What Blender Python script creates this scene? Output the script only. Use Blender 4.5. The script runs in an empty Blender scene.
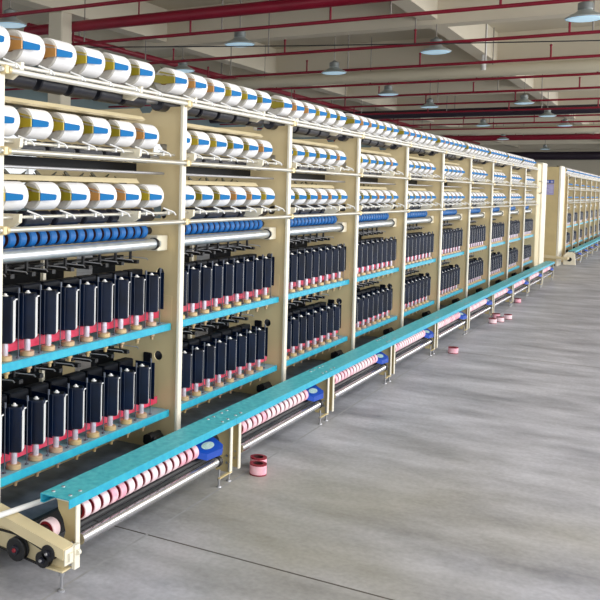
import bpy, math, random
from mathutils import Matrix, Vector
from mathutils.geometry import tessellate_polygon
random.seed(7)
scn = bpy.context.scene
col = scn.collection
PI = math.pi

# ------------------------------------------------------------------ materials
def lin(c):
    def f(v):
        v /= 255.0
        return v / 12.92 if v <= 0.04045 else ((v + 0.055) / 1.055) ** 2.4
    return (f(c[0]), f(c[1]), f(c[2]), 1.0)

def mat(name, rgb, rough=0.5, metal=0.0, var=0.0, scale=6.0, rgb2=None, spec=0.5, emit=0.0, coat=0.0, bump=0.0):
    m = bpy.data.materials.new(name)
    m.use_nodes = True
    nt = m.node_tree
    b = nt.nodes['Principled BSDF']
    b.inputs['Base Color'].default_value = lin(rgb)
    b.inputs['Roughness'].default_value = rough
    b.inputs['Metallic'].default_value = metal
    b.inputs['Specular IOR Level'].default_value = spec
    b.inputs['Coat Weight'].default_value = coat
    if emit:
        b.inputs['Emission Color'].default_value = lin(rgb)
        b.inputs['Emission Strength'].default_value = emit
    if var or rgb2 or bump:
        tc = nt.nodes.new('ShaderNodeNewGeometry')
        nz = nt.nodes.new('ShaderNodeTexNoise')
        nz.inputs['Scale'].default_value = scale
        nz.inputs['Detail'].default_value = 5
        nt.links.new(tc.outputs['Position'], nz.inputs['Vector'])
        if var or rgb2:
            cr = nt.nodes.new('ShaderNodeValToRGB')
            a = lin(rgb)
            if rgb2:
                c2 = lin(rgb2)
            else:
                c2 = tuple(max(0, v * (1 - var)) for v in a[:3]) + (1,)
            cr.color_ramp.elements[0].position = 0.35
            cr.color_ramp.elements[1].position = 0.65
            cr.color_ramp.elements[0].color = a
            cr.color_ramp.elements[1].color = c2
            nt.links.new(nz.outputs['Fac'], cr.inputs['Fac'])
            nt.links.new(cr.outputs['Color'], b.inputs['Base Color'])
        if bump:
            bp = nt.nodes.new('ShaderNodeBump')
            bp.inputs['Strength'].default_value = bump
            nt.links.new(nz.outputs['Fac'], bp.inputs['Height'])
            nt.links.new(bp.outputs['Normal'], b.inputs['Normal'])
    return m

M = {}
M['cream'] = mat('cream_paint', (242, 234, 212), 0.45, var=0.06, scale=3)
M['postwhite'] = mat('post_paint', (244, 238, 220), 0.4, var=0.04, scale=4)
M['panel'] = mat('panel_paint', (236, 215, 168), 0.5, var=0.08, scale=2.5)
M['tan'] = mat('tan_paint', (212, 192, 142), 0.5, var=0.08, scale=6)
M['beige'] = mat('beige_paint', (222, 206, 166), 0.45, var=0.06, scale=8)
M['teal'] = mat('teal_paint', (30, 164, 198), 0.4, rgb2=(48, 178, 204), scale=25)
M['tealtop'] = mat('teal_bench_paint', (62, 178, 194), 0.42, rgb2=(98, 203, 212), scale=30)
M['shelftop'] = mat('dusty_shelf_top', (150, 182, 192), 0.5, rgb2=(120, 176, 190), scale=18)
M['white'] = mat('white_yarn', (240, 239, 241), 0.75, var=0.03, scale=60, spec=0.2)
M['yarnend'] = mat('yarn_end_face', (214, 210, 204), 0.85, var=0.1, scale=50, spec=0.1)
M['paper'] = mat('paper_tube', (150, 110, 72), 0.8)
M['blue'] = mat('blue_grip', (0, 108, 172), 0.6, spec=0.2)
M['bluering'] = mat('blue_roller', (4, 104, 180), 0.5, var=0.12, scale=30)
M['bluecover'] = mat('blue_plastic_cover', (6, 70, 176), 0.4)
M['ovalpaper'] = mat('oval_sticker', (196, 214, 214), 0.5, rgb2=(150, 190, 180), scale=80)
M['olive'] = mat('olive_arm', (152, 138, 30), 0.35)
M['olive2'] = mat('yellow_olive_arm', (190, 168, 48), 0.35)
M['orange'] = mat('tan_orange_arm', (206, 150, 84), 0.35)
M['darkolive'] = mat('dark_olive_fin', (70, 64, 28), 0.4)
M['black'] = mat('black_rubber', (18, 19, 24), 0.5)
M['drum'] = mat('black_drum', (30, 32, 46), 0.35, var=0.2, scale=20)
M['navy'] = mat('navy_pot', (4, 24, 54), 0.32, rgb2=(3, 14, 36), scale=8, spec=0.35)
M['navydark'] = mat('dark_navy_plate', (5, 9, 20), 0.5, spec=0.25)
M['trough'] = mat('dark_trough', (120, 134, 156), 0.4, rgb2=(84, 98, 118), scale=9)
M['strip'] = mat('white_strip', (240, 240, 240), 0.4)
M['chrome'] = mat('chrome', (214, 214, 218), 0.18, metal=0.9)
M['galv'] = mat('galvanised_tube', (196, 206, 214), 0.3, metal=0.75, rgb2=(222, 226, 230), scale=14)
M['railwhite'] = mat('white_rail', (226, 223, 214), 0.35, metal=0.25)
M['steel'] = mat('grey_steel', (178, 178, 182), 0.35, metal=0.7)
M['rod'] = mat('cream_rod', (206, 202, 190), 0.3, metal=0.6)
M['rodgrey'] = mat('grey_rod', (92, 98, 112), 0.45, metal=0.2)
M['brass'] = mat('brass_whorl', (212, 188, 130), 0.4, metal=0.3, rgb2=(196, 164, 142), scale=5)
M['shaft'] = mat('pale_shaft', (214, 206, 220), 0.3, metal=0.3)
M['clamp'] = mat('clamp_metal', (216, 196, 150), 0.35, metal=0.3)
M['belt'] = mat('red_belt', (226, 44, 84), 0.55, rgb2=(236, 92, 120), scale=16)
M['pinkw'] = mat('pale_pink_band', (252, 222, 228), 0.6, var=0.03, scale=40)
M['pink'] = mat('pink_band', (246, 170, 190), 0.6, rgb2=(250, 205, 214), scale=25)
M['rim'] = mat('dark_red_rim', (140, 22, 40), 0.5)
M['hub'] = mat('dark_hub', (56, 22, 24), 0.6)
M['redpipe'] = mat('red_pipe', (140, 14, 44), 0.4, var=0.15, scale=2)
M['darkpipe'] = mat('dark_tray', (44, 34, 48), 0.5)
M['duct'] = mat('beige_duct', (206, 198, 176), 0.55, var=0.05, scale=1)
M['ceil'] = mat('ceiling_paint', (206, 198, 180), 0.9, var=0.05, scale=0.6, spec=0.1)
M['beam'] = mat('beam_paint', (216, 208, 190), 0.9, var=0.04, scale=0.5, spec=0.1)
M['wall'] = mat('wall_paint', (214, 206, 188), 0.9, var=0.04, scale=0.5, spec=0.1)
M['wallteal'] = mat('bluish_lit_wall', (128, 146, 150), 0.85, var=0.15, scale=0.6, spec=0.1)  # back wall tone, with the bluish light on it put into the colour
M['lampgrey'] = mat('lamp_housing', (130, 136, 136), 0.4, metal=0.4)
M['lampshade'] = mat('lamp_reflector', (176, 186, 186), 0.35, metal=0.3)
M['lampglow'] = mat('lamp_lens', (190, 225, 245), 0.4, emit=0.45)
M['hanger'] = mat('hanger_rod', (150, 145, 138), 0.5, metal=0.2)
gm = bpy.data.materials.new('window_glass'); gm.use_nodes = True
gn = gm.node_tree; gb = gn.nodes['Principled BSDF']; gb.inputs['Base Color'].default_value = (0.8, 0.9, 0.95, 1); gb.inputs['Roughness'].default_value = 0.05
gt = gn.nodes.new('ShaderNodeBsdfTransparent'); gx = gn.nodes.new('ShaderNodeMixShader'); gx.inputs[0].default_value = 0.12
gn.links.new(gt.outputs[0], gx.inputs[1]); gn.links.new(gb.outputs[0], gx.inputs[2]); gn.links.new(gx.outputs[0], gn.nodes['Material Output'].inputs['Surface'])
M['glass'] = gm
M['note'] = mat('lilac_notice', (176, 170, 220), 0.7, var=0.06, scale=40)
M['noteblue'] = mat('blue_header', (40, 80, 180), 0.6)
M['notewhite'] = mat('pale_print', (208, 208, 236), 0.7)

# ------------------------------------------------------------------ mesh builder
class MB:
    def __init__(s):
        s.v = []; s.f = []; s.m = []; s.sm = []
    def face(s, pts, mi=0, smooth=False):
        i = len(s.v); s.v += [tuple(p) for p in pts]
        s.f.append(tuple(range(i, i + len(pts)))); s.m.append(mi); s.sm.append(smooth)
    def box(s, x0, x1, y0, y1, z0, z1, mi=0, mtop=None, mfront=None, b=0.0):
        if b > 0:
            # chamfered box: chamfer all twelve edges
            P = {}
            for ix, x in ((0, x0), (1, x1)):
                for iy, y in ((0, y0), (1, y1)):
                    for iz, z in ((0, z0), (1, z1)):
                        sx, sy, sz = (1 - 2 * ix), (1 - 2 * iy), (1 - 2 * iz)
                        P[ix, iy, iz] = ((x, y + sy * b, z + sz * b), (x + sx * b, y, z + sz * b), (x + sx * b, y + sy * b, z))
            i0 = len(s.v); idx = {}
            for k, t in P.items():
                for a in range(3):
                    idx[k, a] = len(s.v); s.v.append(t[a])
            def q(ids, mm, sm=False):
                s.f.append(tuple(ids)); s.m.append(mm); s.sm.append(sm)
            for a in range(3):
                for e in (0, 1):
                    ring = []
                    o = [c for c in range(3) if c != a]
                    for (u, w) in ((0, 0), (1, 0), (1, 1), (0, 1)):
                        k = [0, 0, 0]; k[a] = e; k[o[0]] = u; k[o[1]] = w
                        ring.append(idx[tuple(k), a])
                    if (e == 0) == (a != 1): ring.reverse()
                    mm = mi
                    if a == 2 and e == 1 and mtop is not None: mm = mtop
                    if a == 1 and e == 0 and mfront is not None: mm = mfront
                    q(ring, mm)
            for a in range(3):
                o = [c for c in range(3) if c != a]
                for (u, w) in ((0, 0), (1, 0), (1, 1), (0, 1)):
                    k0 = [0, 0, 0]; k0[o[0]] = u; k0[o[1]] = w; k1 = list(k0); k1[a] = 1
                    k0 = tuple(k0); k1 = tuple(k1)
                    q([idx[k0, o[0]], idx[k1, o[0]], idx[k1, o[1]], idx[k0, o[1]]], mi)
            for k in P:
                q([idx[k, 0], idx[k, 1], idx[k, 2]], mi)
            return s
        p = [(x0, y0, z0), (x1, y0, z0), (x1, y1, z0), (x0, y1, z0), (x0, y0, z1), (x1, y0, z1), (x1, y1, z1), (x0, y1, z1)]
        i = len(s.v); s.v += p
        for k, f in enumerate(((0, 3, 2, 1), (4, 5, 6, 7), (0, 1, 5, 4), (1, 2, 6, 5), (2, 3, 7, 6), (3, 0, 4, 7))):
            mm = mi
            if k == 1 and mtop is not None: mm = mtop
            if k == 2 and mfront is not None: mm = mfront
            s.f.append(tuple(i + j for j in f)); s.m.append(mm); s.sm.append(False)
        return s
    def lathe(s, prof, origin=(0, 0, 0), axis=(0, 0, 1), n=16, mis=None, caps=(True, True), capm=None):
        # prof: list of (t along axis, radius)
        A = Vector(axis).normalized()
        R = Vector((0, 0, 1)) if abs(A.z) < 0.9 else Vector((1, 0, 0))
        U = A.cross(R).normalized(); W = A.cross(U)
        O = Vector(origin)
        def ring(t, r):
            i = len(s.v)
            for k in range(n):
                a = 2 * PI * k / n
                s.v.append(tuple(O + A * t + (U * math.cos(a) + W * math.sin(a)) * r))
            return i
        for j in range(len(prof) - 1):
            a = ring(*prof[j]); b = ring(*prof[j + 1])
            mm = mis[j] if mis else 0
            for k in range(n):
                k2 = (k + 1) % n
                s.f.append((a + k, a + k2, b + k2, b + k)); s.m.append(mm); s.sm.append(True)
        if caps[0] and prof[0][1] > 1e-6:
            a = ring(*prof[0]); s.f.append(tuple(a + k for k in reversed(range(n)))); s.m.append(capm[0] if capm else (mis[0] if mis else 0)); s.sm.append(False)
        if caps[1] and prof[-1][1] > 1e-6:
            a = ring(*prof[-1]); s.f.append(tuple(a + k for k in range(n))); s.m.append(capm[1] if capm else (mis[-1] if mis else 0)); s.sm.append(False)
        return s
    def cyl(s, p0, p1, r, n=12, mi=0):
        d = Vector(p1) - Vector(p0)
        return s.lathe([(0, r), (d.length, r)], p0, d, n, [mi])
    def tube(s, pts, r, n=8, mi=0):
        for a, b in zip(pts, pts[1:]):
            s.cyl(a, b, r, n, mi)
        return s
    def prism(s, poly, holes, a0, a1, axis='x', mi=0, sidem=None):
        # poly, holes: lists of 2-D points; extruded along axis between a0 and a1
        def P(u, w, a):
            return {'x': (a, u, w), 'y': (u, a, w), 'z': (u, w, a)}[axis]
        loops = [list(poly)] + [list(h) for h in holes]
        flat = [p for l in loops for p in l]
        tris = tessellate_polygon([[Vector((p[0], p[1], 0)) for p in l] for l in loops])
        for a, rev in ((a0, True), (a1, False)):
            i = len(s.v); s.v += [P(p[0], p[1], a) for p in flat]
            for t in tris:
                s.f.append(tuple(i + k for k in (reversed(t) if rev else t))); s.m.append(mi); s.sm.append(False)
        for l in loops:
            n = len(l)
            for k in range(n):
                p, q = l[k], l[(k + 1) % n]
                s.face([P(p[0], p[1], a0), P(q[0], q[1], a0), P(q[0], q[1], a1), P(p[0], p[1], a1)], mi if sidem is None else sidem)
        return s
    def mesh(s, name, mats):
        me = bpy.data.meshes.new(name)
        me.from_pydata(s.v, [], s.f)
        for m in mats: me.materials.append(m)
        me.polygons.foreach_set('material_index', s.m)
        me.polygons.foreach_set('use_smooth', s.sm)
        me.update()
        # consistent outward normals, welding nothing so hard edges stay hard
        return me
    def build(s, name, mats, parent=None, loc=None):
        if not isinstance(mats, (list, tuple)): mats = [mats]
        o = bpy.data.objects.new(name, s.mesh(name, mats))
        col.objects.link(o)
        if parent: o.parent = parent
        if loc: o.location = loc
        return o

def circ(cy, cz, r, n=18):
    return [(cy + r * math.cos(2 * PI * k / n), cz + r * math.sin(2 * PI * k / n)) for k in range(n)]
def rrect(y0, y1, z0, z1, r, n=4):
    pts = []
    for cx, cy, a0 in ((y1 - r, z1 - r, 0), (y0 + r, z1 - r, 90), (y0 + r, z0 + r, 180), (y1 - r, z0 + r, 270)):
        for k in range(n + 1):
            a = math.radians(a0 + 90 * k / n)
            pts.append((cx + r * math.cos(a), cy + r * math.sin(a)))
    return pts

def inst(name, mesh, parent=None, loc=(0, 0, 0)):
    o = bpy.data.objects.new(name, mesh); col.objects.link(o)
    if parent: o.parent = parent
    o.location = loc
    return o
def empty(name, loc=(0, 0, 0)):
    o = bpy.data.objects.new(name, None); col.objects.link(o); o.location = loc
    o.empty_display_size = 0.1
    return o
def tag(o, label, cat, group=None):
    o['label'] = label; o['category'] = cat
    if group: o['group'] = group
    return o
KIDS = {}
def kids(o):
    return [c for c in o.children]
def copy_tree(o, parent=None):
    c = o.copy(); col.objects.link(c)
    for k in list(c.keys()):
        if k in ('label', 'category', 'group') and parent is None: del c[k]
    if parent: c.parent = parent
    for ch in kids(o): copy_tree(ch, c)
    return c

ORD = ['first', 'second', 'third', 'fourth', 'fifth', 'sixth', 'seventh', 'eighth', 'ninth', 'tenth', 'eleventh',
       'twelfth', 'thirteenth', 'fourteenth', 'fifteenth', 'sixteenth', 'seventeenth', 'eighteenth']
B = 1.6
XS = [-1.6 + B * i for i in range(10)]            # bays of the near machine
XF = [19.6 + B * i for i in range(7)]             # bays of the far machine
MEND = 14.4
ZS = (0.885, 0.373)                               # tops of the two spindle shelves
ROWS = ((2.30, 0.073, 0.10), (1.965, 0.070, 0.205), (1.628, 0.067, 0.275))   # axis z, radius, first right end
YPS = (0.09, 0.115, 0.115)
PL = 0.168
PITCH = 0.2435

# ------------------------------------------------------------------ setting
def structure(o):
    o['kind'] = 'structure'; return o
fm = bpy.data.materials.new('concrete_floor'); fm.use_nodes = True
nt = fm.node_tree; bs = nt.nodes['Principled BSDF']
def N(t, **k):
    n = nt.nodes.new(t)
    for a, b in k.items(): n.inputs[a].default_value = b
    return n
geo = N('ShaderNodeNewGeometry')
n1 = N('ShaderNodeTexNoise', Scale=1.1, Detail=7.0, Roughness=0.62)
n2 = N('ShaderNodeTexNoise', Scale=0.45, Detail=3.0)
n3 = N('ShaderNodeTexNoise', Scale=38.0, Detail=3.0)
mp = N('ShaderNodeMapping'); mp.inputs['Scale'].default_value = (2.2, 0.95, 1)
nt.links.new(geo.outputs['Position'], mp.inputs['Vector'])
nt.links.new(mp.outputs['Vector'], n1.inputs['Vector'])
for n in (n2, n3): nt.links.new(geo.outputs['Position'], n.inputs['Vector'])
r1 = N('ShaderNodeValToRGB')
r1.color_ramp.elements[0].position = 0.30; r1.color_ramp.elements[0].color = lin((130, 131, 139))
r1.color_ramp.elements[1].position = 0.7; r1.color_ramp.elements[1].color = lin((204, 204, 213))
r2 = N('ShaderNodeValToRGB')
r2.color_ramp.elements[0].position = 0.42; r2.color_ramp.elements[0].color = (0, 0, 0, 1)
r2.color_ramp.elements[1].position = 0.66; r2.color_ramp.elements[1].color = (1, 1, 1, 1)
nt.links.new(n1.outputs['Fac'], r1.inputs['Fac']); nt.links.new(n2.outputs['Fac'], r2.inputs['Fac'])
def MX(bt, fac=1.0):
    m = nt.nodes.new('ShaderNodeMix'); m.data_type = 'RGBA'; m.blend_type = bt; m.inputs[0].default_value = fac; return m
# brownish wear only close to the near end of the hall
sx = N('ShaderNodeSeparateXYZ'); nt.links.new(geo.outputs['Position'], sx.inputs[0])
mr = N('ShaderNodeMapRange'); mr.inputs['From Min'].default_value = 2.2; mr.inputs['From Max'].default_value = -0.5
nt.links.new(sx.outputs['X'], mr.inputs['Value'])
ml = N('ShaderNodeMath'); ml.operation = 'MULTIPLY'
nt.links.new(mr.outputs[0], ml.inputs[0]); nt.links.new(r2.outputs['Color'], ml.inputs[1])
ml2 = N('ShaderNodeMath'); ml2.operation = 'MULTIPLY'; ml2.inputs[1].default_value = 0.65
nt.links.new(ml.outputs[0], ml2.inputs[0])
mx = MX('MIX'); mx.inputs[7].default_value = lin((156, 150, 122))
nt.links.new(ml2.outputs[0], mx.inputs[0]); nt.links.new(r1.outputs['Color'], mx.inputs[6])
# expansion joints: across at x = -0.9 (+6 m), along at y = -0.33 (-6 m)
def joint(sock, off, period, w):
    a = N('ShaderNodeMath'); a.operation = 'ADD'; a.inputs[1].default_value = -off + period * 10
    nt.links.new(sock, a.inputs[0])
    b = N('ShaderNodeMath'); b.operation = 'MODULO'; b.inputs[1].default_value = period; nt.links.new(a.outputs[0], b.inputs[0])
    c = N('ShaderNodeMath'); c.operation = 'LESS_THAN'; c.inputs[1].default_value = w; nt.links.new(b.outputs[0], c.inputs[0])
    return c.outputs[0]
jx = joint(sx.outputs['X'], -0.905, 6.0, 0.012)
m3 = MX('MIX'); m3.inputs[7].default_value = lin((84, 78, 72))
nt.links.new(mx.outputs[2], m3.inputs[6]); nt.links.new(jx, m3.inputs[0])
jy = joint(sx.outputs['Y'], -0.36, 6.0, 0.012)
m4 = MX('MIX'); m4.inputs[7].default_value = lin((166, 165, 168))
nt.links.new(m3.outputs[2], m4.inputs[6]); nt.links.new(jy, m4.inputs[0])
m5 = MX('OVERLAY', 0.22); nt.links.new(m4.outputs[2], m5.inputs[6]); nt.links.new(n3.outputs['Fac'], m5.inputs[7])
nt.links.new(m5.outputs[2], bs.inputs['Base Color'])
bs.inputs['Roughness'].default_value = 0.42
bs.inputs['Specular IOR Level'].default_value = 0.35
structure(MB().box(-10, 72, -10, 17, -0.2, 0).build('floor', fm))
structure(MB().box(-10, 72, -10, 17, 6.1, 6.3).build('ceiling', M['ceil']))
structure(MB().box(-10, 72, 16.5, 16.7, 0, 0.9).box(-10, 72, 16.5, 16.7, 3.7, 6.1).build('wall_back', M['wallteal']))
for i in range(10):
    x0, x1 = -10 + 8.2 * i, -10 + 8.2 * (i + 1)
    wf = MB()
    for k in range(5):
        xx = x0 + (x1 - x0 - 0.08) * k / 4
        wf.box(xx, xx + 0.08, 16.52, 16.6, 0.9, 3.7)
    wf.box(x0, x1, 16.52, 16.6, 0.9, 0.98); wf.box(x0, x1, 16.52, 16.6, 3.62, 3.7); wf.box(x0, x1, 16.53, 16.59, 2.3, 2.36)
    wo = structure(wf.build('window_%d' % (i + 1), M['strip']))
    MB().box(x0, x1, 16.555, 16.56, 0.98, 3.62).build('pane', M['glass'], wo)
structure(MB().box(71.5, 72, -10, 16.5, 0, 6.1).build('wall_far', M['wall']))
k = 1
for x in [7.6 + 6.8 * i for i in range(10)]:
    structure(MB().box(x, x + 0.4, -10, 16.5, 5.2, 6.1).build('trim_%d' % k, M['beam'])); k += 1
for y in (-4.7, 2.05, 8.6):
    structure(MB().box(-10, 71.5, y, y + 0.36, 5.3, 6.1).build('trim_%d' % k, M['beam'])); k += 1
for i, (x, y) in enumerate(((10.28, 8.78), (27.9, 12.5), (44.5, 12.5))):
    c = MB().box(x - 0.18, x + 0.18, y - 0.18, y + 0.18, 0, 5.3 if i == 0 else 5.2, b=0.02).build('column', M['wall'])
    tag(c, ['beige square column behind the near machine, at far left', 'beige square column standing second from left behind the machine',
            'beige square column standing farthest behind the machine'][i], 'column')

# ------------------------------------------------------------------ package, arms
def package_mesh(R, L=0.168):
    b = MB()
    pr = [(0.0, 0.028), (0.0, R - 0.008), (0.008, R), (L - 0.01, R), (L, R - 0.01), (L, 0.028)]
    b.lathe(pr, (0, 0, 0), (1, 0, 0), 28, [1, 1, 0, 0, 1], caps=(False, False))
    return b.mesh('yarn_package', [M['white'], M['yarnend']])
tb = MB().lathe([(-0.006, 0.022), (-0.006, 0.029), (0.174, 0.029), (0.174, 0.022), (-0.006, 0.022)], (0, 0, 0), (1, 0, 0), 16, caps=(False, False))
TUBE = tb.mesh('paper_tube', [M['paper']])
PKG = [package_mesh(r[1]) for r in ROWS]

def add_arm(bay, xr, z, R, mi, yp):
    xl = xr - PL
    b = MB()
    yf = -R - 0.006
    b.prism([(yf, -0.022), (yf, 0.015), (0.0, 0.024), (0.13, 0.045), (0.13, 0.005), (0.0, -0.024)], [], xl - 0.018, xl - 0.010, 'x', 0)
    b.prism([(yf + 0.004, 0.022), (yf + 0.006, 0.028), (0.02, 0.050), (0.03, 0.043)], [], xl - 0.016, xl - 0.010, 'x', 0)
    b.lathe([(-0.012, 0.026), (0, 0.026)], (xl - 0.002, 0, 0), (1, 0, 0), 12, [0])
    b.prism([(0.06, 0.05), (0.145, 0.075), (0.165, R + 0.045), (0.14, R + 0.03), (0.09, R + 0.0)], [], xl - 0.014, xl - 0.010, 'x', 1)
    b.prism([(0.10, 0.0), (0.145, 0.01), (0.165, R + 0.03), (0.15, R + 0.035)], [], xl + 0.07, xl + 0.075, 'x', 1)
    a = b.build('cradle_arm', [M[('olive', 'olive2', 'orange')[mi]], M['darkolive']], bay, (0, yp, z))
    g = MB()
    # grip lies along the front of the package
    y0, y1 = -R - 0.007, -R - 0.0015
    # tapered blade that flares away from the package towards its tip
    pa = [(xl - 0.006, -0.022), (xl + 0.072, -0.019), (xl + 0.080, -0.014), (xl + 0.082, 0.003), (xl + 0.076, 0.008), (xl - 0.006, 0.015)]
    yo = lambda x: y0 - 0.30 * (x - xl + 0.006)
    fr = [(x, yo(x), z_) for x, z_ in pa]; bk = [(x, yo(x) + 0.006, z_) for x, z_ in pa]
    g.face(fr); g.face(list(reversed(bk)))
    for k in range(6):
        g.face([fr[(k + 1) % 6], fr[k], bk[k], bk[(k + 1) % 6]])
    g.build('grip', M['blue'], a)

# ------------------------------------------------------------------ machine bay (template at local origin, spans 0..1.6)
def make_bay():
    bay = empty('machine_bay')
    # post
    p = MB().box(-0.030, 0.016, -0.022, -0.001, 0, 2.175, b=0.004)
    post = p.build('post', M['postwhite'], bay)
    for z in (2.165, 1.822, 1.482):
        c = MB()
        c.box(-0.018, 0.010, -0.050, -0.022, z - 0.019, z + 0.019, b=0.004)
        c.lathe([(0, 0.018), (0.018, 0.018)], (0.010, -0.034, z), (1, 0, 0), 10)
        c.build('rod_clamp', M['clamp'], post)
    # side panel with slots and round openings
    outer = [(-0.001, 0.0), (1.08, 0.0), (1.08, 2.1), (0.80, 2.1), (0.78, 2.15), (0.30, 2.15), (0.28, 2.12), (0.22, 2.12), (0.20, 2.15), (-0.001, 2.15)]
    holes = [circ(0.13, 1.176, 0.026), circ(0.133, 0.676, 0.028), circ(0.128, 1.0, 0.016),
             rrect(0.10, 0.20, 1.865, 1.935, 0.012), rrect(0.095, 0.19, 1.495, 1.575, 0.02),
             rrect(0.45, 0.75, 0.95, 1.25, 0.03), rrect(0.45, 0.75, 0.44, 0.75, 0.03)]
    sp = MB().prism(outer, holes, -0.004, 0.004, 'x').build('side_panel', M['panel'], bay)
    MB().box(-0.008, -0.004, 0.05, 0.16, 0.60, 1.04).build('cover_plate', M['panel'], sp) if False else None
    MB().box(-0.007, -0.004, 0.045, 0.30, 0.89, 1.04).build('cover_plate', M['panel'], sp)
    # top rails of each row
    for (y, z, rr) in ((0.0, 2.196, 0.009), (-0.034, 2.165, 0.0115), (0.05, 2.176, 0.009)):
        MB().cyl((-0.03, y, z), (B - 0.034, y, z), rr).build('support_rail', M['railwhite'], bay)
    for z in (1.822, 1.482):
        MB().cyl((-0.03, -0.034, z), (B - 0.034, -0.034, z), 0.0125, 14).build('guide_rod', M['rod'], bay)
    for (z, R, x0) in ROWS[1:]:
        zz = z - R - 0.028
        MB().cyl((0.03, 0.03, zz), (B - 0.04, 0.03, zz), 0.008).build('hook_rod', M['rod'], bay)
        if R > 0.067: MB().cyl((0.03, 0.10, z - R - 0.135), (B - 0.04, 0.10, z - R - 0.135), 0.008).build('hook_rod', M['steel'], bay)
    # brackets carrying the rails
    for (z, R, x0) in ROWS:
        for x in (0.13, 1.12):
            bb = MB().prism([(-0.012, z - R - 0.012), (0.10, z - R - 0.012), (0.13, z - R - 0.07), (0.05, z - R - 0.085), (-0.008, z - R - 0.05)], [], x, x + 0.022, 'x')
            bb.build('rail_bracket', M['cream'], bay)
    # friction drums
    for ri, (z, R, x0) in enumerate(ROWS):
        zd = z - R - (0.058 if ri == 0 else 0.042)
        yd = 0.125 if ri == 0 else 0.15
        rd = 0.047 if ri == 0 else 0.038
        for kx in range(6):
            xr = x0 + PITCH * kx
            d = MB().lathe([(0, rd - 0.006), (0.006, rd), (0.199, rd), (0.205, rd - 0.006)], (xr - 0.19, yd, zd), (1, 0, 0), 14)
            d.build('friction_drum', M['drum'], bay)
        MB().cyl((0.03, yd, zd), (B - 0.02, yd, zd), 0.011).build('drum_shaft', M['steel'], bay)
        # hooks that lead the yarn onto each package
        for kx in range(6):
            xr = x0 + PITCH * kx
            h = MB()
            zz = z - R - 0.028 if ri else 2.196
            h.tube([(xr - 0.035, 0.035, zz + 0.028), (xr + 0.005, -0.012, zz + 0.005), (xr + 0.02, -0.016, zz - 0.012)], 0.0045, 8)
            h.box(xr - 0.006, xr + 0.008, 0.018 if ri else -0.012, 0.042 if ri else 0.012, zz - 0.010, zz + 0.010)
            h.build('yarn_hook', M['strip'], bay)
        # cradle arms
        for kx in range(6):
            add_arm(bay, x0 + PITCH * kx, z, R, (kx * 2 + ri * 5 + (kx // 2)) % 3, YPS[ri])
    # trays and cross bars below the package rows
    MB().prism([(0.07, 2.052), (0.09, 2.072), (0.40, 2.085), (0.40, 2.07), (0.09, 2.045)], [], 0.03, B - 0.30, 'x').build('tray', M['beige'], bay)
    MB().prism([(0.10, 1.70), (0.12, 1.725), (0.40, 1.735), (0.40, 1.72), (0.12, 1.70)], [], 0.06, B - 0.30, 'x').build('tray', M['beige'], bay)
    MB().box(0.03, B - 0.05, 0.28, 0.34, 1.77, 1.82).build('cross_bar', M['navydark'], bay)
    MB().box(0.03, B - 0.05, 0.28, 0.34, 2.00, 2.05).build('cross_bar', M['navydark'], bay)
    # rear cradle bar with dark wings seen between the rows
    for z in (2.02, 1.70):
        MB().cyl((0.03, 0.30, z), (B - 0.22, 0.30, z), 0.010).build('cradle_bar', M['tan'], bay)
        for kx in range(5):
            x = 0.16 + kx * 0.244
            w = MB()
            w.prism([(x, z), (x + 0.02, z - 0.02), (x + 0.10, z + 0.015), (x + 0.135, z + 0.05), (x + 0.09, z + 0.03), (x + 0.04, z + 0.01), (x - 0.03, z + 0.055), (x - 0.045, z + 0.05)], [], 0.285, 0.292, 'y')
            w.build('cradle_wing', M['darkolive'], bay)
    # feed roller with blue rollers over the galvanised tube
    MB().cyl((0.03, 0.10, 1.352), (1.50, 0.10, 1.352), 0.031, 20).build('galvanised_tube', M['galv'], bay)
    br = MB().box(1.47, 1.585, 0.075, 0.155, 1.31, 1.40, b=0.005)
    tb_ = br.build('tube_bracket', M['cream'], bay)
    MB().lathe([(0, 0.036), (0.02, 0.036)], (1.455, 0.10, 1.352), (1, 0, 0), 16).build('bearing', M['black'], tb_)
    sh = MB().cyl((0.02, 0.155, 1.425), (B - 0.10, 0.155, 1.425), 0.022, 12).build('feed_roller_shaft', M['black'], bay)
    prof = [(0, 0.026), (0.002, 0.036), (0.008, 0.043), (0.048, 0.043), (0.054, 0.036), (0.056, 0.026)]
    rm = MB().lathe(prof, (0, 0, 0), (1, 0, 0), 18, [1, 0, 0, 0, 1]).mesh('blue_roller', [M['bluering'], M['hub']])
    for i in range(18):
        inst('blue_roller', rm, sh, (0.055 + i * 0.0775, 0.155, 1.425))
    # shelves, belts, guides
    for si, zs in enumerate(ZS):
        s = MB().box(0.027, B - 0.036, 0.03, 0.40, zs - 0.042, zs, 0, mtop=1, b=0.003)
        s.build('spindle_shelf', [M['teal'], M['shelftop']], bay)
        bl = MB()
        bl.box(0.01, B - 0.03, 0.118, 0.122, zs + 0.024, zs + 0.066)
        bl.box(0.01, B - 0.03, 0.150, 0.154, zs + 0.024, zs + 0.066)
        bl.build('drive_belt', M['belt'], bay)
        # rear spindle bank seen as a dark mass behind the pots
        xo = (0.143, 0.057)[si]
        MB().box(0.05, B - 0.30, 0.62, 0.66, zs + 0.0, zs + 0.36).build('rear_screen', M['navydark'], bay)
        MB().box(0.02, B - 0.03, 0.55, 0.575, zs + 0.14, zs + 0.165).build('guide_rail', M['cream'], bay)
        MB().box(0.02, B - 0.2, 0.30, 0.325, zs + 0.375, zs + 0.392).build('guide_rail', M['black'], bay)
        pm = MB().box(0.70, 0.722, 0.30, 0.32, zs, zs + 0.44).build('inner_post', M['cream'], bay)
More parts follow.
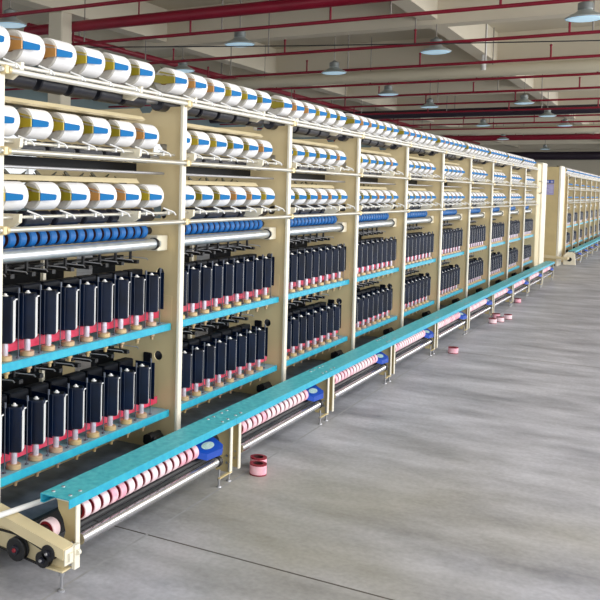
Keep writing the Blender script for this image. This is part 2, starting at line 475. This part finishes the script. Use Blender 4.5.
        for kx in range(9):
            x = xo + 0.158 * kx
            g = MB()
            g.box(x - 0.012, x + 0.016, 0.17, 0.36, zs + 0.352, zs + 0.372)
            g.box(x - 0.03, x + 0.05, 0.30, 0.33, zs + 0.352, zs + 0.392)
            g.cyl((x + 0.03, 0.24, zs + 0.372), (x + 0.03, 0.24, zs + 0.42), 0.009, 8)
            gg = g.build('yarn_guide', M['black'], bay)
            w = MB().tube([(x - 0.02, 0.34, zs + 0.375), (x + 0.05, 0.26, zs + 0.385), (x + 0.11, 0.18, zs + 0.375), (x + 0.112, 0.17, zs + 0.365)], 0.0035, 6)
            w.build('guide_wire', M['steel'], gg)
    # bottom of the bay: belt trough, base rail, bearing block
    t = MB()
    t.box(0.03, B - 0.03, -0.10, 0.10, 0.10, 0.17)
    t.box(0.03, B - 0.03, 0.12, 0.40, 0.10, 0.125)
    t.build('belt_trough', M['trough'], bay)
    MB().box(0.0, B, -0.125, -0.105, 0.08, 0.20).build('trough_lip', M['black'], bay)
    bb = MB().box(B - 0.14, B - 0.035, 0.06, 0.15, 0.17, 0.225, b=0.01)
    bb.cyl((B - 0.17, 0.09, 0.225), (B - 0.05, 0.09, 0.225), 0.02, 12)
    bb.build('bearing_block', M['black'], bay)
    MB().box(0.0, B - 0.01, 0.40, 0.415, 0.02, 0.33).build('base_panel', M['tan'], bay)
    return bay

# ------------------------------------------------------------------ spindle template
def make_spindle():
    s = empty('spindle')
    MB().lathe([(0, 0.030), (0.003, 0.034), (0.021, 0.034), (0.024, 0.031), (0.025, 0.018)], n=20).build('whorl', M['brass'], s)
    sh = MB().lathe([(0.02, 0.015), (0.06, 0.016), (0.09, 0.014)], n=12).build('shaft', M['shaft'], s)
    b = MB()
    a = math.radians(30); ca, sa = math.cos(a), math.sin(a)
    pts = rrect(-0.034, 0.034, -0.041, 0.041, 0.008, 3)
    rot = lambda p, f=1.0: (p[0] * f * ca - p[1] * f * sa, p[0] * f * sa + p[1] * f * ca)
    n = len(pts)
    lv = [(0.082, 0.82), (0.088, 1.0), (0.284, 1.0), (0.293, 0.90)]
    for (z0, f0), (z1, f1) in zip(lv, lv[1:]):
        for k in range(n):
            p, q = pts[k], pts[(k + 1) % n]
            b.face([(*rot(p, f0), z0), (*rot(q, f0), z0), (*rot(q, f1), z1), (*rot(p, f1), z1)], 0)
    b.face([(*rot(p, lv[-1][1]), lv[-1][0]) for p in pts], 1)
    b.face([(*rot(p, lv[0][1]), lv[0][0]) for p in reversed(pts)], 1)
    pot = b.build('pot', [M['navy'], M['navydark']], s)
    MB().lathe([(0.293, 0.014), (0.296, 0.014), (0.298, 0.008), (0.303, 0.007), (0.305, 0.004)], (0, 0, 0), n=12).build('cap', M['strip'], pot)
    st = MB()
    q = [rot((-0.028, -0.0411)), rot((0.032, -0.0411)), rot((0.032, -0.0422)), rot((-0.028, -0.0422))]
    st.prism(q, [], 0.088, 0.275, 'z')
    st.prism([rot((0.024, -0.0411)), rot((0.036, -0.0411)), rot((0.040, -0.049)), rot((0.026, -0.045))], [], 0.272, 0.278, 'z')
    st.build('white_strip', M['strip'], pot)['label'] = 'white strip'
    MB().box(0.088, 0.092, -0.03, 0.10, 0.088, 0.30).build('separator', M['navy'], s)
    bk = MB().box(-0.07, 0.07, 0.10, 0.16, 0.075, 0.315, b=0.006)
    bk.build('backing_block', M['navydark'], s)
    r = MB().cyl((0.079, -0.012, 0), (0.079, -0.012, 0.315), 0.0026, 8)
    r.lathe([(0, 0.009), (0.006, 0.009)], (0.079, -0.012, 0), n=10)
    r.lathe([(0.30, 0.006), (0.325, 0.006)], (0.079, -0.012, 0), n=8)
    r.build('guard_rod', M['rodgrey'], s)
    MB().lathe([(-0.078, 0.008), (-0.062, 0.010), (-0.058, 0.016), (-0.0425, 0.016)], (0, -0.01, 0), n=10).build('base_nut', M['brass'], s)
    return s

# ------------------------------------------------------------------ bench section template (0..1.6), rings, cover
def make_bench():
    s = empty('bench_section')
    y0, y1, z = -0.366, -0.212, 0.365
    pl = MB()
    prof = [(y0, z - 0.036), (y0, z), (y1, z), (y1, z - 0.036), (y1 - 0.004, z - 0.036), (y1 - 0.004, z - 0.004), (y0 + 0.004, z - 0.004), (y0 + 0.004, z - 0.036)]
    i = len(prof)
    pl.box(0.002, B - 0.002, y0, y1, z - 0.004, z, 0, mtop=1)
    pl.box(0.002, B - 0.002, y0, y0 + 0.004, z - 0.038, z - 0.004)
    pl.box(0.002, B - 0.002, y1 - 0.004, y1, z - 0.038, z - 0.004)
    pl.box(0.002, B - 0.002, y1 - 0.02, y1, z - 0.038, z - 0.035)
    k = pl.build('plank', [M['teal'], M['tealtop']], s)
    for x in (0.05, 0.12, B - 0.05, B - 0.12):
        for y in (-0.335, -0.245):
            MB().lathe([(0, 0.009), (0.003, 0.008), (0.004, 0.004)], (x, y, z), n=8).build('screw', M['steel'], k)
    def leg(x, foot):
        L = MB()
        ol = [(-0.342, 0.045), (-0.342, 0.327), (-0.225, 0.327), (-0.235, 0.27), (-0.262, 0.23), (-0.275, 0.18), (-0.262, 0.13), (-0.235, 0.10), (-0.235, 0.06), (-0.25, 0.045)]
        L.prism(ol, [], x, x + 0.006, 'x')
        L.box(x - 0.022, x + 0.006, -0.348, -0.342, 0.045, 0.327, 1)
        L.box(x - 0.022, x + 0.006, -0.342, -0.24, 0.321, 0.327, 1)
        o = L.build('leg', [M['tan'], M['postwhite']], s)
        for (y, zz) in ((-0.315, 0.10), (-0.315, 0.14)):
            MB().lathe([(0, 0.008), (0.006, 0.007)], (x, y, zz), (-1, 0, 0), 8).build('bolt', M['steel'], o)
        if foot:
            for fx, fy in foot:
                f = MB().cyl((fx, fy, 0.004), (fx, fy, 0.10), 0.0065, 8)
                f.lathe([(0, 0.016), (0.006, 0.014), (0.010, 0.008)], (fx, fy, 0), n=12)
                f.lathe([(0.04, 0.011), (0.05, 0.011)], (fx, fy, 0), n=6)
                f.build('foot', M['steel'], o)
            if len(foot) > 1:
                MB().box(foot[1][0] - 0.015, x, -0.35, -0.335, 0.05, 0.056).build('foot_lug', M['tan'], o)
        return o
    leg(0.10, [])
    leg(1.59, [(1.58, -0.335), (1.455, -0.335)])
    # rollers below the plank
    MB().cyl((0.13, -0.30, 0.197), (1.48, -0.30, 0.197), 0.018, 12).build('black_roller', M['black'], s)
    MB().cyl((0.13, -0.33, 0.150), (1.42, -0.33, 0.150), 0.026, 16).build('chrome_tube', M['chrome'], s)
    MB().lathe([(0, 0.031), (0.03, 0.031)], (1.42, -0.33, 0.150), (1, 0, 0), 14).build('bearing', M['black'], s)
    MB().cyl((0.13, -0.30, 0.262), (1.19, -0.30, 0.262), 0.022, 12).build('ring_shaft', M['hub'], s)
    for kx in range(15):
        MB().cyl((0.155 + 0.071 * kx + 0.058, -0.285, 0.27), (0.155 + 0.071 * kx + 0.058, -0.285, 0.326), 0.003, 6).build('pin', M['steel'], s)
    # sloping blue cover at the far end of the ring row
    cv = MB()
    q2 = [(1.20, -0.21), (1.40, -0.21), (1.46, -0.30), (1.455, -0.355), (1.41, -0.372), (1.25, -0.362), (1.20, -0.32)]
    hz = lambda y: 0.318 + (y + 0.21) * 0.50
    cv.face([(x, y, hz(y)) for x, y in reversed(q2)])
    cv.face([(x, y, hz(y) - 0.035) for x, y in q2])
    for a_, b_ in zip(q2, q2[1:] + q2[:1]):
        cv.face([(a_[0], a_[1], hz(a_[1])), (b_[0], b_[1], hz(b_[1])), (b_[0], b_[1], hz(b_[1]) - 0.035), (a_[0], a_[1], hz(a_[1]) - 0.035)])
    c = cv.build('blue_cover', M['bluecover'], s)
    ov = MB()
    n = 20
    op = [(1.335 + 0.065 * math.cos(2 * PI * q / n), -0.322 + 0.022 * math.sin(2 * PI * q / n)) for q in range(n)]
    ov.face([(x, y, hz(y) + 0.0015) for x, y in op])
    ov.build('oval_sticker', M['ovalpaper'], c)['label'] = 'pale oval sticker'
    return s

def ring_meshes(R, h, fr=0.03):
    out = []
    for band in ('pinkw', 'pink'):
        b = MB().lathe([(0.0, R * 0.80), (0.0, R * 0.96), (h * 0.06, R), (h * 0.94, R), (h, R * 0.96), (h, R * 0.80)], n=24, caps=(False, False))
        body = b.mesh('ring_body', [M[band]])
        out.append(body)
    rims = []
    for t0, t1 in ((-0.0015, h * fr), (h * (1 - fr), h + 0.0015)):
        ro = R * (1.012 if fr > 0.05 else 0.86)
        b = MB().lathe([(t0, R * 0.6), (t0, ro), (t1, ro), (t1, R * 0.6)], n=24, caps=(False, False))
        rims.append(b.mesh('rim', [M['rim']]))
    hub = MB().lathe([(h, R * 0.70), (h, R * 0.56), (0, R * 0.56), (0, R * 0.70), (h, R * 0.70)], n=20, caps=(False, False)).mesh('core', [M['hub']])
    return out, rims, hub

bayT = make_bay(); spT = make_spindle(); beT = make_bench()
RB, RRIM, RHUB = ring_meshes(0.043, 0.047)
def make_ring(ci, mats=(RB, RRIM, RHUB)):
    r = empty('ring_roller')
    inst('band', mats[0][ci], r)
    for q in mats[1]: inst('rim', q, r)
    inst('core', mats[2], r)
    return r
ringT = [make_ring(0), make_ring(1)]
pkT = []
for i in range(3):
    e = empty('yarn_package'); inst('yarn_body', PKG[i], e); inst('paper_tube', TUBE, e); pkT.append(e)
used = set()
def take(t):
    if t.name not in used:
        used.add(t.name); return t
    return copy_tree(t)

NEARBAY = ['nearest machine bay', 'second machine bay', 'third machine bay', 'fourth machine bay', 'fifth machine bay', 'sixth machine bay',
           'seventh machine bay', 'eighth machine bay', 'ninth machine bay', 'tenth machine bay']
FARBAY = ['far machine\'s %s bay' % ORD[i] for i in range(7)]
ROWN = ('top', 'middle', 'lowest')
for i, x in enumerate(XS + XF):
    far = i >= 10
    bn = FARBAY[i - 10] if far else NEARBAY[i]
    b = take(bayT) if i == 0 else copy_tree(bayT)
    b.location = (x, 0, 0)
    tag(b, ('cream frame bay of the distant second machine, %s from its near end' % ORD[i - 10]) if far else
        ('cream machine frame bay with blue rollers and teal shelves, %s from the near end' % ORD[i]), 'machine bay', 'machine frame bays')
    # packages
    for ri, (z, R, x0) in enumerate(ROWS):
        if far and ri > 0: continue
        for kx in range(6):
            p = take(pkT[ri]); p.location = (x + x0 + PITCH * kx - PL, YPS[ri], z)
            p.rotation_euler = (random.uniform(0, 6.28), 0, 0)
            tag(p, 'white yarn package, %s from left, %s row, %s' % (ORD[kx], ROWN[ri], bn), 'yarn package', 'white yarn packages')
    for si, zs in enumerate(ZS):
        for kx in range(9):
            if far and si == 1 and kx == 0: continue
            s = take(spT); s.location = (x + (0.143, 0.057)[si] + 0.158 * kx, 0.075, zs)
            tag(s, 'navy spindle pot, %s from left, %s teal shelf, %s' % (ORD[kx], ('upper', 'lower')[si], bn), 'spindle', 'navy spindles on the teal shelves')

# bench sections and rings: joints at x = -1.55 + 1.6 n
BX = [-1.55 + B * i for i in range(10)] + [18.3 + B * i for i in range(8)]
for i, x in enumerate(BX):
    far = i >= 10
    b = take(beT) if i == 0 else copy_tree(beT)
    b.location = (x, 0, 0)
    tag(b, ('teal bench section on cream legs before the distant machine, %s from its near end' % ORD[i - 10]) if far else
        ('teal topped bench section on cream legs beside the near machine, %s from near end' % ORD[i]), 'bench', 'teal bench sections')
    if far: continue
    for kx in range(16):
        if i > 0 and kx == 0: continue
        lx = (0.155 + 0.071 * (kx - 1)) if kx else 0.02
        ci = 1 if random.random() < 0.3 or kx == 15 else 0
        r = take(ringT[ci]); r.location = (x + lx, -0.30, 0.262) if kx else (-1.535, -0.235, 0.205); r.rotation_euler = (0, PI / 2, 0)
        tag(r, '%s ring roller, %s from left under the %s teal bench section' % (('pale pink', 'pink')[ci], ORD[kx if i == 0 else kx - 1], ORD[i]), 'ring roller', 'ring rollers under the bench')

# loose rings standing on the floor
FB, FR, FH = ring_meshes(0.050, 0.062, 0.09)
loose = [((0.237, -0.425), 1, 'pink ring with red rims on the floor, front one of the nearest pair'),
         ((0.353, -0.375), 1, 'pink ring with red rims on the floor, behind the front ring of nearest pair'),
         ((4.99, -0.50), 1, 'single pink ring with red rims lying on the floor near the fourth bench leg'),
         ((7.50, -0.446), 0, 'pale ring on floor in far cluster of four, leftmost and nearest'),
         ((7.72, -0.50), 0, 'pale ring on floor in far cluster of four, front middle'),
         ((8.04, -0.545), 0, 'pale ring on floor in far cluster of four, rightmost'),
         ((8.02, -0.40), 1, 'red rimmed pink ring at the back of the far floor cluster'),
         ((10.05, -0.36), 1, 'pink ring on floor farthest away, beside the bench legs')]
for (xy, ci, lab) in loose:
    r = make_ring(ci, (FB, FR, FH)); r.location = (xy[0], xy[1], 0.002); r.name = 'pink_ring'
    tag(r, lab, 'ring', 'loose rings on the floor')

# ------------------------------------------------------------------ near end arm with pulleys
e = empty('end_drive_arm', (-1.62, -0.2, 0))
tag(e, 'beige sloping end beam with black belt pulleys at the near end of bench', 'drive arm')
def W(mb, name, m, parent=e):
    o = mb.build(name, m, parent); o.matrix_parent_inverse = Matrix.Translation((1.62, 0.2, 0)); return o
def slope(y): return 0.282 + (y + 0.077) * (0.282 - 0.205) / 0.346
bm = MB()
ya, yb = -0.026, -0.42
P = []
for y in (yb, ya):
    zt = slope(y)
    P.append([(-1.66, y, zt - 0.045), (-1.585, y, zt - 0.045), (-1.585, y, zt), (-1.66, y, zt)])
for k in range(4):
    a, b_ = k, (k + 1) % 4
    bm.face([P[0][a], P[0][b_], P[1][b_], P[1][a]])
bm.face(P[0]); bm.face(list(reversed(P[1])))
W(bm, 'beam', M['beige'])
cp = MB()
zc = slope(-0.42)
cp.box(-1.655, -1.59, -0.428, -0.421, zc - 0.07, zc - 0.004, b=0.002)
cp.box(-1.638, -1.618, -0.44, -0.428, zc - 0.055, zc - 0.02)
cp.box(-1.60, -1.565, -0.436, -0.420, zc - 0.10, zc + 0.0)
cp.cyl((-1.59, -0.44, zc - 0.03), (-1.575, -0.44, zc - 0.03), 0.012, 10)
W(cp, 'end_cap', M['postwhite'])
pp = MB()
pp.prism([(-0.41, slope(-0.41) - 0.045), (-0.41, 0.125), (-0.39, 0.108), (-0.30, 0.105), (-0.18, 0.105), (-0.03, 0.115), (-0.03, slope(-0.03) - 0.045)], [], -1.625, -1.618, 'x')
pp.box(-1.655, -1.59, -0.415, -0.30, 0.104, 0.112, b=0.002)
W(pp, 'pulley_plate', M['beige'])
def pulley(y, z, r, hubm):
    q = MB().lathe([(0, r * 0.9), (0.004, r), (0.010, r), (0.014, r * 0.82), (0.022, r * 0.82), (0.026, r), (0.034, r), (0.036, r * 0.9)], (-1.63, y, z), (-1, 0, 0), 22)
    o = W(q, 'pulley', M['black'])
    h = MB().lathe([(0, r * 0.42), (0.008, r * 0.38)], (-1.666, y, z), (-1, 0, 0), 14, [0])
    h.lathe([(0.008, r * 0.2), (0.014, r * 0.15)], (-1.666, y, z), (-1, 0, 0), 10, [1])
    hh = h.build('hub', [M['drum'], M[hubm]], o)
    return o
pulley(-0.175, 0.150, 0.050, 'rim'); pulley(-0.315, 0.140, 0.034, 'steel'); pulley(-0.345, 0.175, 0.034, 'steel')
bt = MB()
loop = []
for a in range(60, 250, 15): pass
def arc(cy, cz, r, a0, a1, n=10):
    return [(cy + r * math.cos(math.radians(a0 + (a1 - a0) * k / n)), cz + r * math.sin(math.radians(a0 + (a1 - a0) * k / n))) for k in range(n + 1)]
def belt(p):
    n = len(p); th = 0.006
    for k in range(n):
        (y, z), (y2, z2) = p[k], p[(k + 1) % n]
        d = math.hypot(y2 - y, z2 - z) or 1
        ny, nz = (z2 - z) / d * th, -(y2 - y) / d * th
        x0, x1 = -1.653, -1.642
        A = [(x0, y, z), (x0, y2, z2), (x0, y2 + ny, z2 + nz), (x0, y + ny, z + nz)]
        Bq = [(x1,) + q[1:] for q in A]
        bt.face(A); bt.face(list(reversed(Bq)))
        for s_ in range(4):
            bt.face([A[s_], Bq[s_], Bq[(s_ + 1) % 4], A[(s_ + 1) % 4]])
belt(arc(-0.315, 0.140, 0.030, 120, 285) + arc(-0.075, 0.17, 0.035, 270, 450) + [(-0.15, 0.206), (-0.20, 0.204)])
W(bt, 'drive_belt', M['black'])
W(MB().cyl((-1.98, -0.125, 0.322), (-1.34, -0.125, 0.268), 0.012), 'tube', M['strip'])
W(MB().cyl((-1.585, -0.235, 0.205), (-1.46, -0.235, 0.205), 0.024), 'stub_shaft', M['hub'])
ft = MB().cyl((-1.60, -0.37, 0.006), (-1.60, -0.37, 0.18), 0.007, 10)
ft.lathe([(0, 0.016), (0.008, 0.015), (0.012, 0.009)], (-1.60, -0.37, 0), n=12)
ft.lathe([(0.066, 0.014), (0.080, 0.014)], (-1.60, -0.37, 0), n=6)
W(ft, 'foot', M['steel'])

# ------------------------------------------------------------------ end cabinets
c = empty('end_cabinet', (MEND, 0, 0))
tag(c, 'cream end cabinet closing the far end of the near machine', 'cabinet')
MB().box(0.0, 0.5, 0.0, 1.08, 0.02, 2.30, b=0.01).build('cabinet_body', M['beige'], c)
MB().box(0.52, 1.12, -0.03, 1.08, 0.02, 2.33, b=0.012).build('front_column', M['cream'], c)
MB().tube([(0.25, -0.005, 1.95), (0.25, -0.06, 1.93), (0.25, -0.06, 1.72), (0.25, -0.005, 1.70)], 0.014, 8).build('handle', M['rod'], c)
MB().box(0.05, 1.1, 0.0, 1.05, 0.0, 0.02).build('plinth', M['black'], c)
c2 = empty('end_cabinet', (18.1, 0, 0))
tag(c2, 'tan end cabinet of the distant second machine with lilac notice on its side', 'cabinet')
MB().box(0.0, 1.30, 0.03, 1.08, 0.04, 2.34, b=0.01).build('cabinet_body', M['tan'], c2)
MB().box(-0.005, 0.62, -0.02, 0.03, 0.0, 2.36, b=0.008).build('front_column', M['postwhite'], c2)
MB().box(0.05, 1.28, 0.06, 1.05, 0.0, 0.04).build('plinth', M['black'], c2)
nb = MB().box(18.094, 18.0995, 0.13, 0.31, 1.68, 1.93).build('notice', M['note'])
tag(nb, 'lilac paper notice stuck to tan cabinet side below a blue sign', 'notice')
pm = MB()
for k in range(6):
    pm.box(18.0925, 18.094, 0.15, 0.29 - 0.03 * (k % 3), 1.88 - 0.03 * k, 1.892 - 0.03 * k)
pm.build('printed_lines', M['notewhite'], nb)
nh = MB().box(18.094, 18.0995, 0.13, 0.31, 1.945, 2.03).build('blue_sign', M['noteblue'])
tag(nh, 'small blue sign on tan cabinet side above the lilac notice', 'sign')
sg = MB()
for k, (a, b_) in enumerate(((0.15, 0.17), (0.18, 0.20), (0.24, 0.29))):
    sg.box(18.0925, 18.094, a, b_, 1.965, 2.01)
sg.build('sign_mark', M['notewhite'], nh)

# drive end of the distant machine's bench
d = empty('end_drive_arm', (18.25, -0.3, 0))
tag(d, 'cream curved guard and beam at the near end of the distant bench', 'drive arm')
g = MB().prism([(-0.08, 0.04), (0.18, 0.04), (0.18, 0.26), (0.10, 0.34), (0.0, 0.34), (-0.06, 0.28)], [], -0.02, 0.06, 'x')
g.build('guard', M['cream'], d)
MB().prism([(0.05, 0.18), (0.9, 0.24), (0.9, 0.30), (0.05, 0.24)], [], -0.5, -0.44, 'x').build('beam', M['beige'], d)
MB().box(-0.48, -0.02, 0.05, 0.11, 0.18, 0.23).build('link_bar', M['beige'], d)
MB().lathe([(0, 0.05), (0.03, 0.05)], (-0.02, 0.05, 0.17), (-1, 0, 0), 14).build('pulley', M['black'], d)

# ------------------------------------------------------------------ pipes, ducts
def pipe(name, label, cat, x, z, r, m, y0=-9.9, y1=16.5, hang=(), top=6.1, dark=None):
    o = MB().cyl((x, y0, z), (x, y1, z), r, 12).build(name, m)
    tag(o, label, cat, 'overhead pipes across the hall' if cat == 'pipe' else None)
    for h in hang:
        MB().cyl((x, h, z), (x, h, top), 0.016, 8).build('hanger', dark or M['hanger'], o)
    return o
for i in range(13):
    x = 7.75 + 3.15 * i
    o = pipe('sprinkler_pipe', 'thin dark red sprinkler pipe across the ceiling, %s from the camera' % ORD[i], 'pipe', x, 4.75, 0.034, M['redpipe'],
             hang=[-1.7 + 3.3 * k + 0.4 * (i % 3) for k in range(4)])
    st = MB()
    for k in range(4):
        y = -0.5 + 2.9 * k + 0.7 * (i % 2)
        st.cyl((x, y, 4.75), (x, y, 5.02), 0.022, 8)
        st.lathe([(0, 0.02), (0.03, 0.035), (0.05, 0.02)], (x, y, 5.02), n=8)
        st.build('sprinkler_riser', M['redpipe'], o); st = MB()
pipe('main_pipe', 'thick dark red main pipe crossing nearest the camera', 'pipe', 10.55, 5.05, 0.115, M['redpipe'], y1=9.9, hang=(7.0, 0.6), dark=M['redpipe'])
pipe('main_pipe', 'thick dark red main pipe crossing far down the hall', 'pipe', 49.0, 4.9, 0.16, M['redpipe'])
pipe('cable_tray', 'dark round conduit crossing below the ceiling midway down the hall', 'conduit', 32.0, 4.9, 0.17, M['darkpipe'])
pipe('cable_tray', 'dark conduit crossing far below the ceiling near the far wall', 'conduit', 66.0, 4.55, 0.3, M['darkpipe'])
o = pipe('air_duct', 'round beige air duct crossing the hall with a vertical riser', 'duct', 19.87, 4.9, 0.16, M['duct'], y1=16.44)
rs = MB().tube([(19.7, 2.1, 4.9), (19.7, 2.1, 6.08)], 0.06, 10); rs.build('riser', M['strip'], o)
pipe('air_duct', 'round beige air duct crossing the hall, the farther one', 'duct', 41.9, 4.85, 0.2, M['duct'], y1=16.44)
o = MB().cyl((10.6, 9.9, 5.17), (60, 9.9, 5.17), 0.08, 14).build('main_pipe', M['redpipe'])
tag(o, 'thick red main pipe running lengthwise behind the machine', 'pipe')
for x in (12.5, 15.5, 20, 24, 30):
    MB().cyl((x, 9.9, 5.17), (x, 9.9, 6.1), 0.03, 8).build('hanger', M['hanger'], o)
cab = MB().tube([(9.4, 9.5, 4.50), (12.0, 4.2, 4.55), (13.4, 1.2, 4.60), (14.5, -1.3, 4.64), (15.2, -3.5, 4.66)], 0.012, 6).build('cable', M['black'])
tag(cab, 'thin black sagging cable crossing between the red pipes', 'cable')

# ------------------------------------------------------------------ high bay lamps
def make_lamp():
    l = empty('high_bay_lamp')
    MB().lathe([(0, 0.30), (0.02, 0.315), (0.06, 0.25), (0.11, 0.15), (0.15, 0.11)], n=24, caps=(False, False)).build('reflector', M['lampshade'], l)
    MB().lathe([(0.15, 0.11), (0.17, 0.12), (0.26, 0.12), (0.29, 0.06), (0.32, 0.02)], n=18).build('housing', M['lampgrey'], l)
    MB().lathe([(-0.012, 0.02), (-0.01, 0.24), (0.008, 0.297)], n=24, caps=(True, False)).build('lens', M['lampglow'], l)
    MB().cyl((0, 0, 0.32), (0, 0, 1.485), 0.014, 8).build('rod', M['hanger'], l)
    return l
lp = [(16.7, 5.08, 'hanging over the second machine bay'), (14.42, 2.06, 'upper middle of the picture'), (11.9, -0.96, 'nearest, at upper right corner'),
      (22.0, 5.26, None), (26.4, 5.1, None), (26.15, 2.05, None), (31.4, 2.0, None), (11.8, 5.34, None), (14.8, 8.36, None), (8.0, 8.2, None),
      (35.6, 5.07, None), (45.9, 5.97, None), (36.6, 1.96, None), (57.2, 5.3, None)]
LL = ['grey high-bay lamp hanging above the top packages of the third machine bay', 'grey high-bay lamp hanging upper middle, right of the diagonal beam edge',
      'bright high-bay lamp hanging nearest, at the upper right corner', 'grey high-bay lamp hanging above the top packages of the fourth machine bay',
      'grey high-bay lamp hanging above the top packages of the fifth machine bay', 'high-bay lamp hanging just above the dark conduit on the right',
      'high-bay lamp hanging in front of the dark conduit, on the right', 'grey high-bay lamp under the thick red pipe, upper left',
      'dark high-bay lamp behind the second bay top packages', 'high-bay lamp at the far upper left corner',
      'small distant lamp above the top packages of the seventh machine bay', 'tiny distant lamp just above the top packages of the eighth machine bay',
      'small distant lamp on the right, below the dark conduit line', 'tiny farthest lamp above the machine end cabinet']
lt = make_lamp()
for i, (x, y, _) in enumerate(lp):
    l = lt if i == 0 else copy_tree(lt)
    l.location = (x, y, 4.62)
    tag(l, LL[i], 'lamp', 'high-bay lamps')

# ------------------------------------------------------------------ light
w = bpy.data.worlds.new('World'); scn.world = w; w.use_nodes = True
w.node_tree.nodes['Background'].inputs['Color'].default_value = (0.93, 0.97, 1.0, 1)
w.node_tree.nodes['Background'].inputs['Strength'].default_value = 1.35
def area(name, loc, rot, size, size_y, power, color=(1, 1, 1)):
    ld = bpy.data.lights.new(name, 'AREA'); ld.shape = 'RECTANGLE'; ld.size = size; ld.size_y = size_y; ld.energy = power; ld.color = color
    o = bpy.data.objects.new(name, ld); col.objects.link(o); o.location = loc; o.rotation_euler = rot
    return o
# unseen area fills added along the side left open, and one overhead
for i, x in enumerate((-2, 10, 24, 38, 52)):
    area('side_fill_light', (x, -9.7, 3.0), (PI / 2, 0, 0), 10, 4.5, (470, 620, 720, 720, 500)[i], (1, 0.99, 0.97))
area('overhead_fill_light', (1, -5, 5.0), (0.45, 0, 0), 8, 1.5, 150)

# ------------------------------------------------------------------ camera (solved from the photograph)
S = 1.6
yaw, pitch, roll, f = 1.0125, -0.047, 0.0184, 869.51
c_, s_, cp_, sp_ = math.cos(yaw), math.sin(yaw), math.cos(pitch), math.sin(pitch)
F = Vector((s_ * cp_, c_ * cp_, sp_)); R0 = Vector((c_, -s_, 0)); U0 = R0.cross(F)
X = R0 * math.cos(roll) + U0 * math.sin(roll); Y = -R0 * math.sin(roll) + U0 * math.cos(roll)
cd = bpy.data.cameras.new('camera'); cam = bpy.data.objects.new('camera', cd); col.objects.link(cam)
mw = Matrix((X, Y, -F)).transposed().to_4x4(); mw.translation = (-2.7716 * S, -1.5594 * S, 1.0481 * S)
cam.matrix_world = mw
cd.sensor_width = 36; cd.lens = f / 600 * 36; cd.shift_x = 159.34 / 600; cd.shift_y = -71.75 / 600
cd.clip_start = 0.05; cd.clip_end = 300
scn.camera = cam
scn.view_settings.view_transform = 'Standard'
scn.view_settings.look = 'None'
